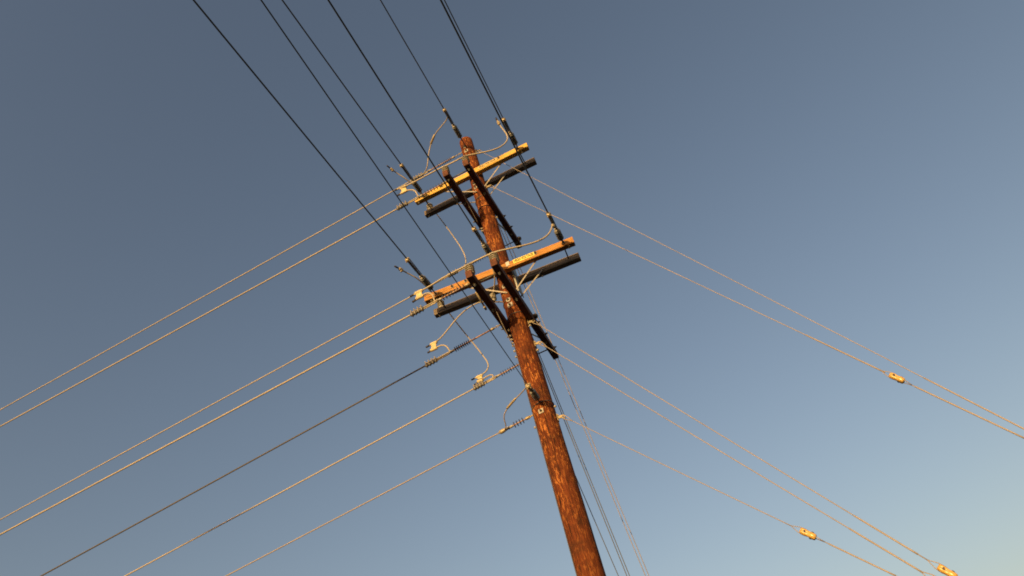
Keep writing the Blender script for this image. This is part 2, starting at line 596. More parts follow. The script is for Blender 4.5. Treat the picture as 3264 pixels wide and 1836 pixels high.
# washers and nuts on the arms
for k, al in (('A1f', (-0.62, 0.62, 0.03)), ('A2f', (-0.80, -0.56, 0.66))):
    for a in al:
        washer(arm_pt(k, a, -AW / 2, 0.005), arm_dir(k, (0, -1, 0)), 0.62, ARM[k][0])
for k, al in (('A1f', (-1.06, 1.02)), ('A2f', (-1.10, 1.14))):
    for a in al:
        washer(arm_pt(k, a, -AW / 2, 0.0), arm_dir(k, (0, -1, 0)), 0.62, ARM[k][0])
        washer(arm_pt(k, a - 0.10 if a < 0 else a + 0.06, 0, -AH / 2), arm_dir(k, (0, 0, -1)), 0.5, ARM[k][0], True)
for k, al in (('A1r', (-1.15, 0.60)), ('A2r', (-1.22, 0.62))):
    for a in al:
        washer(arm_pt(k, a, 0, -AH / 2), arm_dir(k, (0, 0, -1)), 0.5, ARM[k][0], True)
for k in ('B1l', 'B1r', 'B2l', 'B2r'):
    for a, rd in ((-1.06, False), (-0.45, True), (0.72, True), (0.98, True)):
        washer(arm_pt(k, a, 0, -AH / 2), arm_dir(k, (0, 0, -1)), 0.55, ARM[k][0], rd)
    if k[2] == 'r':
        for a in (0.30, 0.62, 1.02):
            washer(arm_pt(k, a, AW / 2, 0), arm_dir(k, (1, 0, 0)), 0.6, ARM[k][0])
    if k[2] == 'l':
        for a in (0.1, 0.32):
            washer(arm_pt(k, a, -AW / 2, 0), arm_dir(k, (-1, 0, 0)), 0.6, ARM[k][0])

# long bolts that tie each pair of arms together
def spacer(k1, k2, a1, a2=None, up=0.0, over=0.05):
    a2 = a1 if a2 is None else a2
    p, q = arm_pt(k1, a1, 0, up), arm_pt(k2, a2, 0, up)
    d = (q - p).normalized()
    b = MB()
    b.tube([p + d * (AW / 2 - 0.01), q - d * (AW / 2 - 0.01)], 0.0105, 8)
    return b.build('spacer_bolt', 'dull_steel', pole)
for a in (-1.05, 1.02):
    spacer('A1f', 'A1r', a)
for a in (-1.09, 1.12):
    spacer('A2f', 'A2r', a)
for k1, k2 in (('B1l', 'B1r'), ('B2l', 'B2r')):
    for a in (-1.0, 1.0):
        spacer(k1, k2, a)
# bolts through the pole, one for each pair
for k1, k2, a in (('A1f', 'A1r', 0.035), ('A2f', 'A2r', 0.045), ('B1l', 'B1r', 0.105), ('B2l', 'B2r', 0.09)):
    spacer(k1, k2, a, None, 0.0)

# flat braces between the arms and the pole
def brace(p, q, w=0.027, th=0.006, mat='galv', name='brace'):
    p, q = Vector(p), Vector(q)
    d = (q - p)
    L = d.length
    d.normalize()
    side = d.cross(Vector((0, 1, 0)))
    if side.length < 0.2:
        side = d.cross(Vector((1, 0, 0)))
    side.normalize()
    nrm = d.cross(side)
    m3 = Matrix((d, side, nrm)).transposed()
    b = MB()
    b.box((p + q) / 2, (L, w, th), m3, 0.002)
    for e in (p + d * 0.025, q - d * 0.025):
        b.lathe(e - nrm * 0.012, nrm, [(0, 0.011), (0.024, 0.011)], 6, False)
    return b.build(name, mat, pole)
brace(arm_pt('A1f', 0.61, AW / 2 + 0.006, -0.045), (0.085, -0.118, 11.46))
brace(arm_pt('A1f', -0.61, AW / 2 + 0.006, -0.045), (-0.045, -0.152, 11.41))
brace(arm_pt('A1r', 0.60, -AW / 2 - 0.006, -0.035), (0.085, 0.118, 11.46))
brace(arm_pt('A1r', -0.68, AW / 2 + 0.006, 0.0), (-0.06, 0.145, 11.46))
brace(arm_pt('A2f', 0.62, AW / 2 + 0.006, -0.045), (0.10, -0.115, 8.62))
brace(arm_pt('A2f', -0.56, AW / 2 + 0.006, -0.045), (0.0, -0.158, 8.635))
brace(arm_pt('A2r', 0.68, -AW / 2 - 0.006, 0.0), (0.095, 0.125, 8.68))
brace(arm_pt('A2r', -0.66, AW / 2 + 0.006, 0.0), (-0.06, 0.150, 8.72))
brace((0.128, 0.10, 10.58), (0.143, 0.50, 10.80), 0.03)
brace((0.130, 0.10, 7.87), (0.143, 0.50, 8.09), 0.03)
brace((-0.128, 0.08, 10.58), (-0.143, 0.50, 10.80), 0.03)
brace((-0.130, 0.08, 7.87), (-0.143, 0.50, 8.09), 0.03)
# pale strap hanging from the lower left buck arm
st = MB()
p, q = Vector((-0.245, -0.99, 8.085)), Vector((-0.245, -0.72, 7.985))
st.tube([p, q], 0.014, 8)
st.box(q, (0.03, 0.07, 0.05), None, 0.006)
st.build('strap', 'clamp', pole)

# grey cover plate on the right of the shaft between the lower arms
cp = MB()
cp.box((0.162, 0.075, 9.03), (0.012, 0.20, 0.66), None, 0.003)
cp.box((0.148, -0.028, 9.03), (0.035, 0.010, 0.66), None, 0.003)
cp.build('cover_plate', 'cover', pole)
tg = MB()
tg.box(arm_pt('A2f', 0.178, -AW / 2 - 0.004, 0.02), (0.062, 0.006, 0.10), None, 0.002)
tg.build('pole_tag', 'white_tag', ARM['A2f'][0])

# thin bond wires running from the buck arms to the shaft
for p, q in (((-0.150, -0.73, 10.705), (-0.160, -0.19, 10.50)), ((-0.150, -0.56, 8.06), (-0.162, -0.06, 7.70))):
    b = MB()
    p, q = Vector(p), Vector(q)
    b.tube(spline([p, p.lerp(q, 0.5) + Vector((0, 0, -0.012)), q], 5), 0.006, 6)
    b.build('bond_wire', 'rust_steel', pole)
gw = MB()
pts = []
for i in range(70):
    z = 7.70 - 7.7 * i / 69
    c = axis(z)
    a = math.radians(190)
    pts.append((c.x + (prad(z) + 0.006) * math.cos(a), c.y + (prad(z) + 0.006) * math.sin(a), max(z, 0.02)))
gw.tube(pts, 0.005, 6)
gw.build('ground_wire', 'dull_steel', pole)

# ------------------------------------------------------------------ HIGH VOLTAGE signs
def sign(arm, x0, x1, h, plate, up, tsize):
    cu = bpy.data.curves.new('lettering', 'FONT')
    cu.body = 'HIGH VOLTAGE'
    cu.size = 1.0
    cu.offset = 0.030
    cu.align_x = 'CENTER'
    cu.align_y = 'CENTER'
    to = bpy.data.objects.new('lettering', cu)
    COL.objects.link(to)
    bpy.context.view_layer.update()
    dg = bpy.context.evaluated_depsgraph_get()
    tm = to.evaluated_get(dg).to_mesh()
    vs = [v.co.copy() for v in tm.vertices]
    fs = [list(p.vertices) for p in tm.polygons]
    to.evaluated_get(dg).to_mesh_clear()
    bpy.data.objects.remove(to, do_unlink=True)
    bpy.data.curves.remove(cu)
    wx = max(v.x for v in vs) - min(v.x for v in vs)
    hy = max(v.y for v in vs) - min(v.y for v in vs)
    b = MB()
    L = x1 - x0
    b.box((0, 0, 0), (L, 0.004, h), None, 0.001)
    b.cur = 1
    sx, sz = L * 0.90 / wx, tsize / hy
    b._add([(v.x * sx, -0.0035, v.y * sz) for v in vs], fs, False)
    me = b.mesh('warning_sign', [plate, 'black_paint'], Vector((0, 0, 0)))
    mw = ARM[arm][1] @ Matrix.Translation(Vector(((x0 + x1) / 2, -AW / 2 - 0.0055, up)))
    o = inst('warning_sign', me, mw, ARM[arm][0])
    return o
s1 = sign('A1f', 0.180, 0.575, 0.094, 'sign_old', 0.004, 0.066)
s1['label'] = 'worn high voltage lettering on the yellow arm'
s2 = sign('A2f', 0.275, 0.640, 0.090, 'sign_yellow', 0.010, 0.064)
s2['label'] = 'bright yellow high voltage sign with black letters'

# ------------------------------------------------------------------ post insulators on the arms
pb = MB()
pb.lathe((0, 0, 0), (0, 0, 1), [(0, 0.050), (0.02, 0.050), (0.03, 0.043), (0.155, 0.040), (0.165, 0.030), (0.185, 0.028), (0.195, 0.018)], 20)
post_me = pb.mesh('insulator_body', ['post'], Vector((0, 0, 0)))
sk = MB()
sk.lathe((0, 0, 0), (0, 0, 1), [(0.0, 0.040), (-0.006, 0.058), (-0.001, 0.061), (0.010, 0.052), (0.016, 0.040)], 24)
skirt_me = sk.mesh('skirt', ['post'], Vector((0, 0, 0)))
def post(p, d=(0, 0, 1), s=1.0):
    mw = zframe(p, d) @ Matrix.Scale(s, 4)
    o = inst('post_insulator', post_me, mw, pole)
    for h in (0.035, 0.068, 0.101, 0.134):
        inst('skirt', skirt_me, mw @ Matrix.Translation((0, 0, h)), o)
    return o
post(arm_pt('B1l', -1.085, 0, AH / 2 - 0.004), arm_dir('B1l', (0, 0, 1)), 1.06)
post(arm_pt('B1r', -1.085, 0, AH / 2 - 0.004), arm_dir('B1r', (0, 0, 1)), 1.06)
post(arm_pt('B2l', -1.13, 0, AH / 2 - 0.004), arm_dir('B2l', (0, 0, 1)), 1.16)
post(arm_pt('B2r', -1.13, 0, AH / 2 - 0.004), arm_dir('B2r', (0, 0, 1)), 1.16)
post(arm_pt('A1r', -1.10, 0, AH / 2 - 0.004), (0, 0, 1), 1.08)
post(arm_pt('A2r', -1.17, 0, AH / 2 - 0.004), (0, 0, 1), 1.02)
post(arm_pt('A2r', -0.27, 0, -AH / 2 + 0.004), (0, 0, -1), 0.95)
kb = MB()
kb.lathe((0, 0, 0), (0, 0, 1), [(-0.03, 0.012), (0.0, 0.014), (0.004, 0.040), (0.022, 0.046), (0.045, 0.040), (0.062, 0.022), (0.068, 0.006)], 18)
cap_me = kb.mesh('end_knob', ['sleeve'], Vector((0, 0, 0)))
inst('end_knob', cap_me, zframe(arm_pt('B1r', 1.03, AW / 2 - 0.005, 0.03), (1, 0, 0.5)), pole)
inst('end_knob', cap_me, zframe(arm_pt('B2r', 0.20, AW / 2 - 0.005, 0.04), (1, 0, 0.5)), pole)

# ------------------------------------------------------------------ wires with strain insulators
shed = MB()
shed.lathe((0, 0, 0), (0, 0, 1), [(-0.004, 0.012), (-0.002, 0.042), (0.002, 0.043), (0.006, 0.014)], 18)
shed_me = shed.mesh('shed', ['polymer_dark'], Vector((0, 0, 0)))
fat = MB()
fat.lathe((0, 0, 0), (0, 0, 1), [(-0.012, 0.040), (-0.006, 0.052), (0.004, 0.055), (0.014, 0.041)], 20)
fat_me = fat.mesh('shed', ['polymer'], Vector((0, 0, 0)))
ub = MB()
def _ub():
    pts = []
    for k in range(9):
        a = math.pi * k / 8
        pts.append((0.029 * math.cos(a), 0.024 * math.sin(a) + 0.016, 0))
    pts = [(0.029, -0.046, 0)] + pts + [(-0.029, -0.046, 0)]
    ub.tube(pts, 0.0075, 6)
    for sx in (-1, 1):
        ub.lathe((sx * 0.029, -0.034, 0), (0, -1, 0), [(0, 0.011), (0.014, 0.011)], 6, False)
_ub()
ub_me = ub.mesh('u_bolt', ['galv'], Vector((0, 0, 0)))

def line_dead_end(anchor, d, dist, label, group, thin=False, nshed=7):
    """dist = link end, first shed, last shed, pivot, clamp bolts start, clamp end (metres along d)"""
    anchor = Vector(anchor)
    d = Vector(d).normalized()
    le, s0, s1, pv, c0, c1 = dist
    t = thing('strain_insulator', anchor, label, 'insulator', group)
    F = zframe(anchor, d)
    b = MB()
    # eye bolt, shackle and socket
    b.tube([F @ Vector((0, 0, -0.02)), F @ Vector((0, 0, 0.05))], 0.010, 8)
    ring = [F @ Vector((0.016 * math.cos(a), 0, 0.062 + 0.022 * math.sin(a))) for a in [2 * math.pi * k / 12 for k in range(13)]]
    b.tube(ring, 0.006, 6, False)
    b.tube([F @ Vector((0, 0, 0.07)), F @ Vector((0, 0, le - 0.03))], 0.0085, 8)
    b.lathe(F @ Vector((0, 0, le - 0.05)), d, [(0, 0.010), (0.01, 0.020), (0.06, 0.021), (0.075, 0.013)], 12)
    b.build('link', 'clamp', t)
    b = MB()
    b.tube([F @ Vector((0, 0, le)), F @ Vector((0, 0, pv - 0.03))], 0.0125 if not thin else 0.010, 10)
    core = b.build('core_rod', 'rod', t)
    for i in range(nshed):
        z = s0 + (s1 - s0) * i / (nshed - 1)
        inst('shed', shed_me, F @ Matrix.Translation((0, 0, z)), core)
    b = MB()
    b.lathe(F @ Vector((0, 0, pv - 0.07)), d, [(0, 0.013), (0.012, 0.019), (0.05, 0.019), (0.06, 0.012)], 12)
    b.lathe(F @ Vector((0, -0.024, pv)), F.to_3x3() @ Vector((0, 1, 0)), [(0, 0.013), (0.048, 0.013)], 8, False)
    b.build('end_fitting', 'galv', t)
    # the clamp: two cheek bars, a trough and U-bolts
    b = MB()
    m3 = F.to_3x3()
    if thin:
        b.lathe(F @ Vector((0, 0, pv)), d, [(0, 0.014), (0.03, 0.020), (0.09, 0.030), (0.13, 0.028), (0.15, 0.012)], 12)
        cl = b.build('strain_clamp', 'clamp', t)
    else:
        for sx in (-0.021, 0.017):
            b.tube([F @ Vector((sx * 0.5, 0, pv)), F @ Vector((sx, 0, pv + 0.05)), F @ Vector((sx, 0, c1 - 0.01))], 0.0085, 8)
        b.box(F @ Vector((0.030, 0, (c0 + c1) / 2)), (0.012, 0.036, (c1 - c0) * 0.9), m3, 0.004)
        cl = b.build('strain_clamp', 'clamp', t)
        b = MB()
        b.box(F @ Vector((-0.002, 0, (pv + c0) / 2)), (0.026, 0.010, c0 - pv), m3, 0.003)  # dark metal body; the web's darkness stands for shade between the bars
        b.box(F @ Vector((-0.006, 0, (c0 + c1) / 2)), (0.046, 0.048, c1 - c0), m3, 0.010)
        b.build('clamp_body', 'dull_steel', cl)
        n = 4
        for i in range(n):
            z = c0 + (c1 - c0) * (i + 0.5) / n
            inst('u_bolt', ub_me, F @ Matrix.Translation((0.0, 0, z)) @ Matrix.Rotation(math.radians(90), 4, 'Z'), cl)
    return t

def sag_wire(name, start, d, s, k, t0, t1, r, mat, label, cat, group, n=60, bend=0.0):
    start = Vector(start)
    dh = Vector((d[0], d[1], 0)).normalized()
    pts = []
    for i in range(n + 1):
        u = (i / n) ** 1.6
        t = t0 + (t1 - t0) * u
        pts.append(start + dh * t + Vector((0, 0, -s * t + k * t * t)))
    b = MB()
    b.tube(pts, r, 8)
    o = b.build(name, mat, None, pts[0])
    tag(o, label, cat, group)
    return o

GA = 'power lines running off to the lower left'
GIA = 'strain insulators of the lines to the lower left'
ALINES = [
    ('top', (-0.14, -0.05, 13.0), 0.069, 0.0001, (0.22, 0.28, 0.56, 0.80, 0.92, 1.16), 0.0118, False,
     'topmost of the gold power lines running to the lower left', 'slim strain insulator dead-ending the topmost line at the pole top'),
    ('near1', (-0.245, -1.084, 10.755), 0.0645, 0.0004, (0.08, 0.12, 0.50, 0.58, 0.80, 1.02), 0.0122, False,
     'second gold power line from the top running to the lower left', 'slim strain insulator in front of the yellow arm, left end'),
    ('far1', (-0.24, 0.891, 10.86), 0.078, 0.0001, (0.10, 0.15, 0.50, 0.60, 0.84, 1.06), 0.0120, False,
     'third gold power line from the top running to the lower left', 'slim strain insulator behind the lower post insulators, left of pole'),
    ('near2', (-0.24, -1.118, 8.165), 0.073, 0.0002, (0.08, 0.12, 0.46, 0.55, 0.78, 1.00), 0.0124, False,
     'fourth gold power line from the top running to the lower left', 'slim strain insulator in front of the orange arm, left end'),
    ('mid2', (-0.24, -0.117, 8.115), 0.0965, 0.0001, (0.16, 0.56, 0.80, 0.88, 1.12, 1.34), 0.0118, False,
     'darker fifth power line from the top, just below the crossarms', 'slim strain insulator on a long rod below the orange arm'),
    ('far2', (-0.24, 0.93, 8.115), 0.094, 0.0001, (0.12, 0.18, 0.48, 0.58, 0.80, 1.01), 0.0118, False,
     'sixth power line from the top, second lowest of those to the left', 'slim strain insulator meeting the bare shaft below the buck arms'),
    ('neu', (-0.145, -0.02, 6.45), 0.091, 0.0003, (0.10, 0.16, 0.29, 0.38, 0.45, 0.52), 0.0085, True,
     'lowest and thinnest line running to the lower left', 'small four shed strain insulator lowest on the pole'),
]
for key, a, s, k, dist, r, thin, lab, ilab in ALINES:
    d = Vector((-1, 0, -s))
    line_dead_end(a, d, dist, ilab, GIA, thin, 4 if thin else 8)
    sag_wire('power_line', a, (-1, 0), s, k, dist[4] if not thin else dist[3] + 0.1, 42.0, r, 'dark_brown' if key == 'mid2' else 'rust_steel' if thin else 'alu', lab, 'power line', GA)

# lines that come in over the viewer's head
def stub_dead_end(anchor, d, dist, label, group, small=False):
    """dist = insulator start, insulator end, clamp start, clamp end"""
    i0, i1, c0, c1 = dist
    t = thing('strain_insulator', anchor, label, 'insulator', group)
    F = zframe(anchor, d)
    m3 = F.to_3x3()
    d = Vector(d).normalized()
    b = MB()
    b.tube([F @ Vector((0, 0, -0.03)), F @ Vector((0, 0, i0 + 0.02))], 0.011, 8)
    b.lathe(F @ Vector((0, 0, i0 - 0.03)), d, [(0, 0.014), (0.01, 0.022), (0.04, 0.022)], 12)
    b.build('link', 'dull_steel', t)
    b = MB()
    b.lathe(F @ Vector((0, 0, i0)), d, [(0, 0.034), (0.01, 0.042), (i1 - i0 - 0.01, 0.042), (i1 - i0, 0.034)], 18)
    body = b.build('insulator_body', 'polymer', t)
    n = 4 if small else 6
    for i in range(n):
        z = i0 + 0.02 + (i1 - i0 - 0.03) * i / (n - 1)
        inst('shed', fat_me, F @ Matrix.Translation((0, 0, z)) @ Matrix.Scale(0.8 if small else 0.95, 4), body)
    b = MB()
    b.lathe(F @ Vector((0, 0, i1 - 0.005)), d, [(0, 0.032), (0.012, 0.040), (0.035, 0.036), (0.045, 0.016)], 16)
    b.lathe(F @ Vector((0.0, -0.028, i1 + 0.055)), m3 @ Vector((0, 1, 0)), [(0, 0.013), (0.056, 0.013)], 8, False)
    b.build('end_fitting', 'post', t)
    b = MB()
    b.tube([F @ Vector((0, 0, i1 + 0.03)), F @ Vector((0, 0, c0 + 0.04))], 0.011, 8)
    # two bars of the bail and the tapering body
    L = c1 - c0
    for s in (-1, 1):
        b.tube([F @ Vector((0.01, s * 0.020, c0)), F @ Vector((0.018, s * 0.024, c0 + L * 0.9))], 0.0075, 6)
    b.box(F @ Vector((-0.012, 0, c0 + L * 0.62)), (0.046, 0.036, L * 0.62), m3, 0.012)
    b.box(F @ Vector((-0.004, 0, c0 + L * 0.30)), (0.028, 0.026, L * 0.5), m3, 0.008)
    b.tube([F @ Vector((0.018, 0.024, c0 + L * 0.88)), F @ Vector((0.046, 0.028, c0 + L * 0.96)), F @ Vector((0.050, 0.028, c0 + L * 0.70))], 0.006, 6)
    cl = b.build('strain_clamp', 'dull_steel', t)
    b = MB()
    b.lathe(F @ Vector((-0.008, 0, c1 - 0.050)), d, [(0, 0.024), (0.012, 0.037), (0.034, 0.038), (0.046, 0.030), (0.052, 0.016)], 12, False)
    for sx, sy in ((1, 1), (-1, 1), (1, -1), (-1, -1)):
        b.lathe(F @ Vector((-0.008 + sx * 0.026, sy * 0.024, c1 - 0.035)), m3 @ Vector((sx, 0, 0)), [(0, 0.010), (0.016, 0.010)], 6, False)
    b.build('clamp_nose', 'clamp', cl)
    return t
GB = 'power lines coming in from the top of the picture'
GIB = 'strain insulators of the lines from overhead'
BLINES = [
    ('L1', (-1.068, -0.242, 11.955), (-1.067, -4.478, 11.828), (0.12, 0.38, 0.43, 0.85), 0.0115,
     'third dark line from the left at the top edge, to the yellow arm', 'stubby grey strain insulator on the left end of the yellow arm'),
    ('R1', (0.984, -0.245, 11.925), (1.045, -3.347, 11.827), (0.12, 0.36, 0.42, 0.74), 0.0092,
     'right one of the two close dark lines, ending at the yellow arm', 'stubby grey strain insulator on the right end of the yellow arm'),
    ('top', (-0.012, -0.13, 13.005), (0.035, -3.45, 12.903), (0.26, 0.53, 0.60, 0.99), 0.0105,
     'dark line from the top edge ending at the pole top', 'stubby grey strain insulator hung in front of the pole top'),
    ('L2', (-1.116, -0.330, 9.132), (-1.084, -5.651, 8.972), (0.16, 0.44, 0.50, 0.95), 0.0105,
     'leftmost dark line at the top edge, ending at the orange arm', 'stubby grey strain insulator on the left end of the orange arm'),
    ('R2', (1.101, -0.155, 9.12), (1.176, -4.435, 8.986), (0.10, 0.30, 0.36, 0.72), 0.0112,
     'left one of the two close dark lines, ending at the orange arm', 'stubby grey strain insulator on the right end of the orange arm'),
    ('mid2', (0.002, -0.235, 9.123), (0.101, -5.0, 9.007), (0.30, 0.60, 0.66, 1.02), 0.0105,
     'thick dark line crossing before both upper buck arm insulators', 'stubby grey strain insulator left of the shaft between the arm levels'),
    ('neu', (0.022, -0.150, 6.500), (0.272, -6.005, 6.324), (0.12, 0.30, 0.34, 0.50), 0.0055,
     'second dark line from the left at the top edge, to the bare shaft', 'small dark strain insulator on the shaft above a pale washer'),
]
for key, a, b_, dist, r, lab, ilab in BLINES:
    a, b_ = Vector(a), Vector(b_)
    d = b_ - a
    stub_dead_end(a, d, dist, ilab, GIB, key == 'neu')
    s = -d.z / Vector((d.x, d.y, 0)).length
    sag_wire('power_line', a, d, s, 0.0, dist[3] - 0.06, 44.0, r, 'dark_cable', lab, 'power line', GB)

# ------------------------------------------------------------------ jumper cables
J = {
'top': [(0.002, -0.950, 13.02), (-0.032, -0.881, 13.03), (-0.087, -0.812, 13.09), (-0.193, -0.742, 13.128), (-0.336, -0.673, 13.156), (-0.440, -0.604, 13.182), (-0.536, -0.535, 13.198), (-0.636, -0.465, 13.114), (-0.722, -0.396, 13.053), (-0.802, -0.327, 12.887), (-0.861, -0.258, 12.803), (-0.933, -0.188, 12.777), (-1.037, -0.119, 12.823), (-1.158, -0.050, 12.912)],
'right1': [(0.885, -1.020, 11.911), (0.892, -0.984, 11.821), (0.907, -0.948, 11.696), (0.938, -0.912, 11.604), (0.951, -0.880, 11.500), (0.940, -0.870, 11.42), (0.910, -0.885, 11.339), (0.847, -0.930, 11.208), (0.767, -0.975, 11.118), (0.666, -1.020, 11.065), (0.562, -1.065, 11.040), (0.422, -1.110, 11.036), (0.303, -1.155, 11.033), (0.203, -1.200, 11.018), (0.164, -1.200, 11.029), (0.103, -1.200, 11.022), (-0.040, -1.200, 11.017), (-0.201, -1.200, 11.023), (-0.250, -1.200, 11.034), (-0.307, -1.200, 11.037), (-0.502, -1.183, 11.052), (-0.697, -1.167, 11.080), (-0.877, -1.150, 11.095), (-1.027, -1.133, 11.130), (-1.167, -1.117, 11.188), (-1.219, -1.100, 11.215)],
'loop_near1': [(-0.832, -1.090, 10.734), (-0.849, -1.090, 10.789), (-0.849, -1.090, 10.859), (-0.871, -1.090, 10.933), (-0.922, -1.090, 11.000), (-0.988, -1.090, 11.051), (-1.050, -1.090, 11.055), (-1.128, -1.090, 11.049), (-1.195, -1.090, 11.050)],
'left1': [(-1.396, -0.950, 12.300), (-1.377, -0.850, 12.309), (-1.332, -0.733, 12.300), (-1.221, -0.617, 12.189), (-1.177, -0.500, 12.146), (-1.165, -0.270, 12.201), (-1.156, -0.040, 12.215), (-1.150, 0.190, 12.245), (-1.130, 0.293, 12.195), (-1.110, 0.397, 12.111), (-1.040, 0.550, 11.90), (-0.947, 0.800, 11.588), (-0.899, 0.833, 11.331), (-0.853, 0.867, 11.154), (-0.866, 0.900, 10.948), (-0.900, 0.900, 10.842), (-0.985, 0.895, 10.810)],
'right2': [(1.115, -0.600, 9.110), (1.085, -0.678, 9.040), (1.070, -0.755, 8.867), (1.016, -0.833, 8.696), (0.920, -0.910, 8.573), (0.781, -0.987, 8.494), (0.618, -1.065, 8.459), (0.460, -1.143, 8.435), (0.283, -1.220, 8.405), (0.215, -1.220, 8.435), (0.137, -1.220, 8.424), (-0.030, -1.220, 8.435), (-0.201, -1.220, 8.431), (-0.279, -1.220, 8.418), (-0.457, -1.203, 8.432), (-0.637, -1.187, 8.447), (-0.765, -1.170, 8.428), (-0.890, -1.153, 8.432), (-1.015, -1.137, 8.448), (-1.171, -1.120, 8.457)],
'loop_near2': [(-0.816, -1.120, 8.125), (-0.850, -1.120, 8.160), (-0.835, -1.120, 8.208), (-0.846, -1.120, 8.274), (-0.878, -1.120, 8.329), (-0.914, -1.120, 8.360), (-0.968, -1.120, 8.368), (-1.016, -1.120, 8.367), (-1.091, -1.120, 8.341), (-1.148, -1.120, 8.330)],
'mid2': [(0.010, -0.95, 9.10), (-0.02, -0.70, 9.20), (-0.048, -0.500, 9.20), (-0.059, -0.362, 9.079), (-0.110, -0.224, 8.987), (-0.185, -0.086, 8.975), (-0.284, 0.052, 8.96), (-0.385, 0.185, 8.93), (-0.479, 0.160, 8.99), (-0.578, 0.130, 9.01), (-0.729, 0.100, 8.968), (-0.857, 0.063, 8.886), (-0.986, 0.027, 8.771), (-1.144, -0.010, 8.597), (-1.274, -0.047, 8.439), (-1.369, -0.083, 8.376), (-1.480, -0.120, 8.336)],
'loop_mid2': [(-1.123, -0.120, 8.020), (-1.137, -0.120, 8.041), (-1.144, -0.120, 8.122), (-1.181, -0.120, 8.198), (-1.250, -0.120, 8.251), (-1.329, -0.120, 8.233), (-1.466, -0.120, 8.217)],
'left2': [(-1.461, -0.950, 9.435), (-1.423, -0.850, 9.441), (-1.412, -0.763, 9.457), (-1.350, -0.675, 9.428), (-1.312, -0.588, 9.426), (-1.268, -0.500, 9.384), (-1.250, -0.155, 9.40), (-1.240, 0.100, 9.405), (-1.235, 0.300, 9.392), (-1.225, 0.450, 9.340), (-1.147, 0.650, 9.084), (-1.023, 0.850, 8.795), (-0.960, 0.900, 8.575), (-0.902, 0.915, 8.434), (-0.894, 0.930, 8.333), (-0.944, 0.930, 8.254), (-1.043, 0.930, 8.212), (-1.216, 0.930, 8.214)],
'loop_far2': [(-1.086, 0.930, 8.020), (-0.943, 0.930, 8.030), (-0.861, 0.930, 8.062), (-0.858, 0.930, 8.129), (-0.912, 0.930, 8.157), (-1.016, 0.930, 8.141), (-1.185, 0.930, 8.100)],
'neutral': [(0.010, -0.600, 6.490), (-0.035, -0.540, 6.515), (-0.134, -0.447, 6.532), (-0.243, -0.393, 6.538), (-0.343, -0.340, 6.520), (-0.416, -0.287, 6.515), (-0.486, -0.233, 6.490), (-0.516, -0.180, 6.463), (-0.517, -0.127, 6.423), (-0.535, -0.073, 6.399), (-0.598, -0.020, 6.400)],
}
def jumper(keys, r, label, caps=(), sleeve=None, conn=None, mat='alu', lump=None):
    """one cable run (with its tap loop) > end_cap, splice_sleeve, connector"""
    b = MB()
    ends = []
    for k in keys:
        pts = spline(smooth_pts(J[k], 1), 5)
        ends.append(pts)
        b.tube(pts, r, 8)
    o = b.build('jumper_cable', mat, None, ends[0][0])
    tag(o, label, 'cable', 'jumper cables looping round the pole head')
    for (i, e) in caps:
        pts = ends[i]
        p, q = (pts[0], pts[1]) if e == 0 else (pts[-1], pts[-2])
        d = (p - q).normalized()
        c = MB()
        c.tube([p - d * 0.03, p + d * 0.035], r * 1.25, 8)
        c.build('end_cap', 'sleeve', o)
    if sleeve:
        i, f = sleeve
        pts = ends[i]
        n = int(f * (len(pts) - 4)) + 1
        seg = pts[n:n + 4]
        c = MB()
        d = (seg[-1] - seg[0]).normalized()
        m = (seg[0] + seg[-1]) / 2
        c.lathe(m - d * 0.11, d, [(0, r * 1.2), (0.02, r * 2.1), (0.20, r * 2.1), (0.22, r * 1.2)], 10)
        c.build('splice_sleeve', 'clamp', o)
    if lump:
        i, n = lump
        pts = ends[i]
        p, q = pts[n], pts[n + 4]
        d = (q - p).normalized()
        c = MB()
        c.lathe(p, d, [(0, 0.016), (0.01, 0.028), (0.07, 0.030), (0.08, 0.018)], 8, False)
        c.box(p + d * 0.05 + Vector((0.0, 0.0, -0.03)), (0.03, 0.04, 0.03), None, 0.006)
        c.lathe(p + d * 0.04 + Vector((0, 0, -0.03)), (0, 0, -1), [(0, 0.012), (0.03, 0.012)], 6, False)
        c.build('connector', 'clamp', o)
    if conn:
        # squeeze connector: two jaws on the parallel cables joined by a web
        (p, q), L = conn
        p, q = Vector(p), Vector(q)
        u = Vector((1, 0, 0))
        c = MB()
        for e in (p, q):
            c.lathe(e - u * L / 2, u, [(0, 0.021), (0.01, 0.026), (L - 0.01, 0.026), (L, 0.021)], 10, False)
        w = (q - p)
        h = w.length
        w.normalize()
        m3 = Matrix((u, w, u.cross(w))).transposed()
        c.box((p + q) / 2, (L * 0.72, h, 0.024), m3, 0.004)
        c.build('connector', 'bronze', o)
    return o
jumper(['top'], 0.0110, 'thin curling cable hanging left of the pole top', (), (0, 0.46), None)
jumper(['right1', 'loop_near1'], 0.0128, 'pale cable sweeping over both upper buck arm insulators', [(0, 0), (0, 1), (1, 1)], None,
       (((-1.075, -1.108, 11.168), (-1.075, -1.090, 11.056)), 0.13), 'alu', (0, 3))
jumper(['left1'], 0.0112, 'cable crossing the left end of the upper arms then dropping in light', [(0, 0)], None, None, 'alu', (0, 3))
jumper(['right2', 'loop_near2'], 0.0128, 'pale cable sweeping over both lower buck arm insulators', [(0, 1), (1, 1)], None,
       (((-1.055, -1.132, 8.450), (-1.055, -1.120, 8.352)), 0.13), 'alu', (0, 2))
jumper(['mid2', 'loop_mid2'], 0.0112, 'cable dropping behind the lower left buck arm to a bright connector', [(0, 1), (1, 1)], None,
       (((-1.385, -0.092, 8.371), (-1.385, -0.120, 8.228)), 0.12))
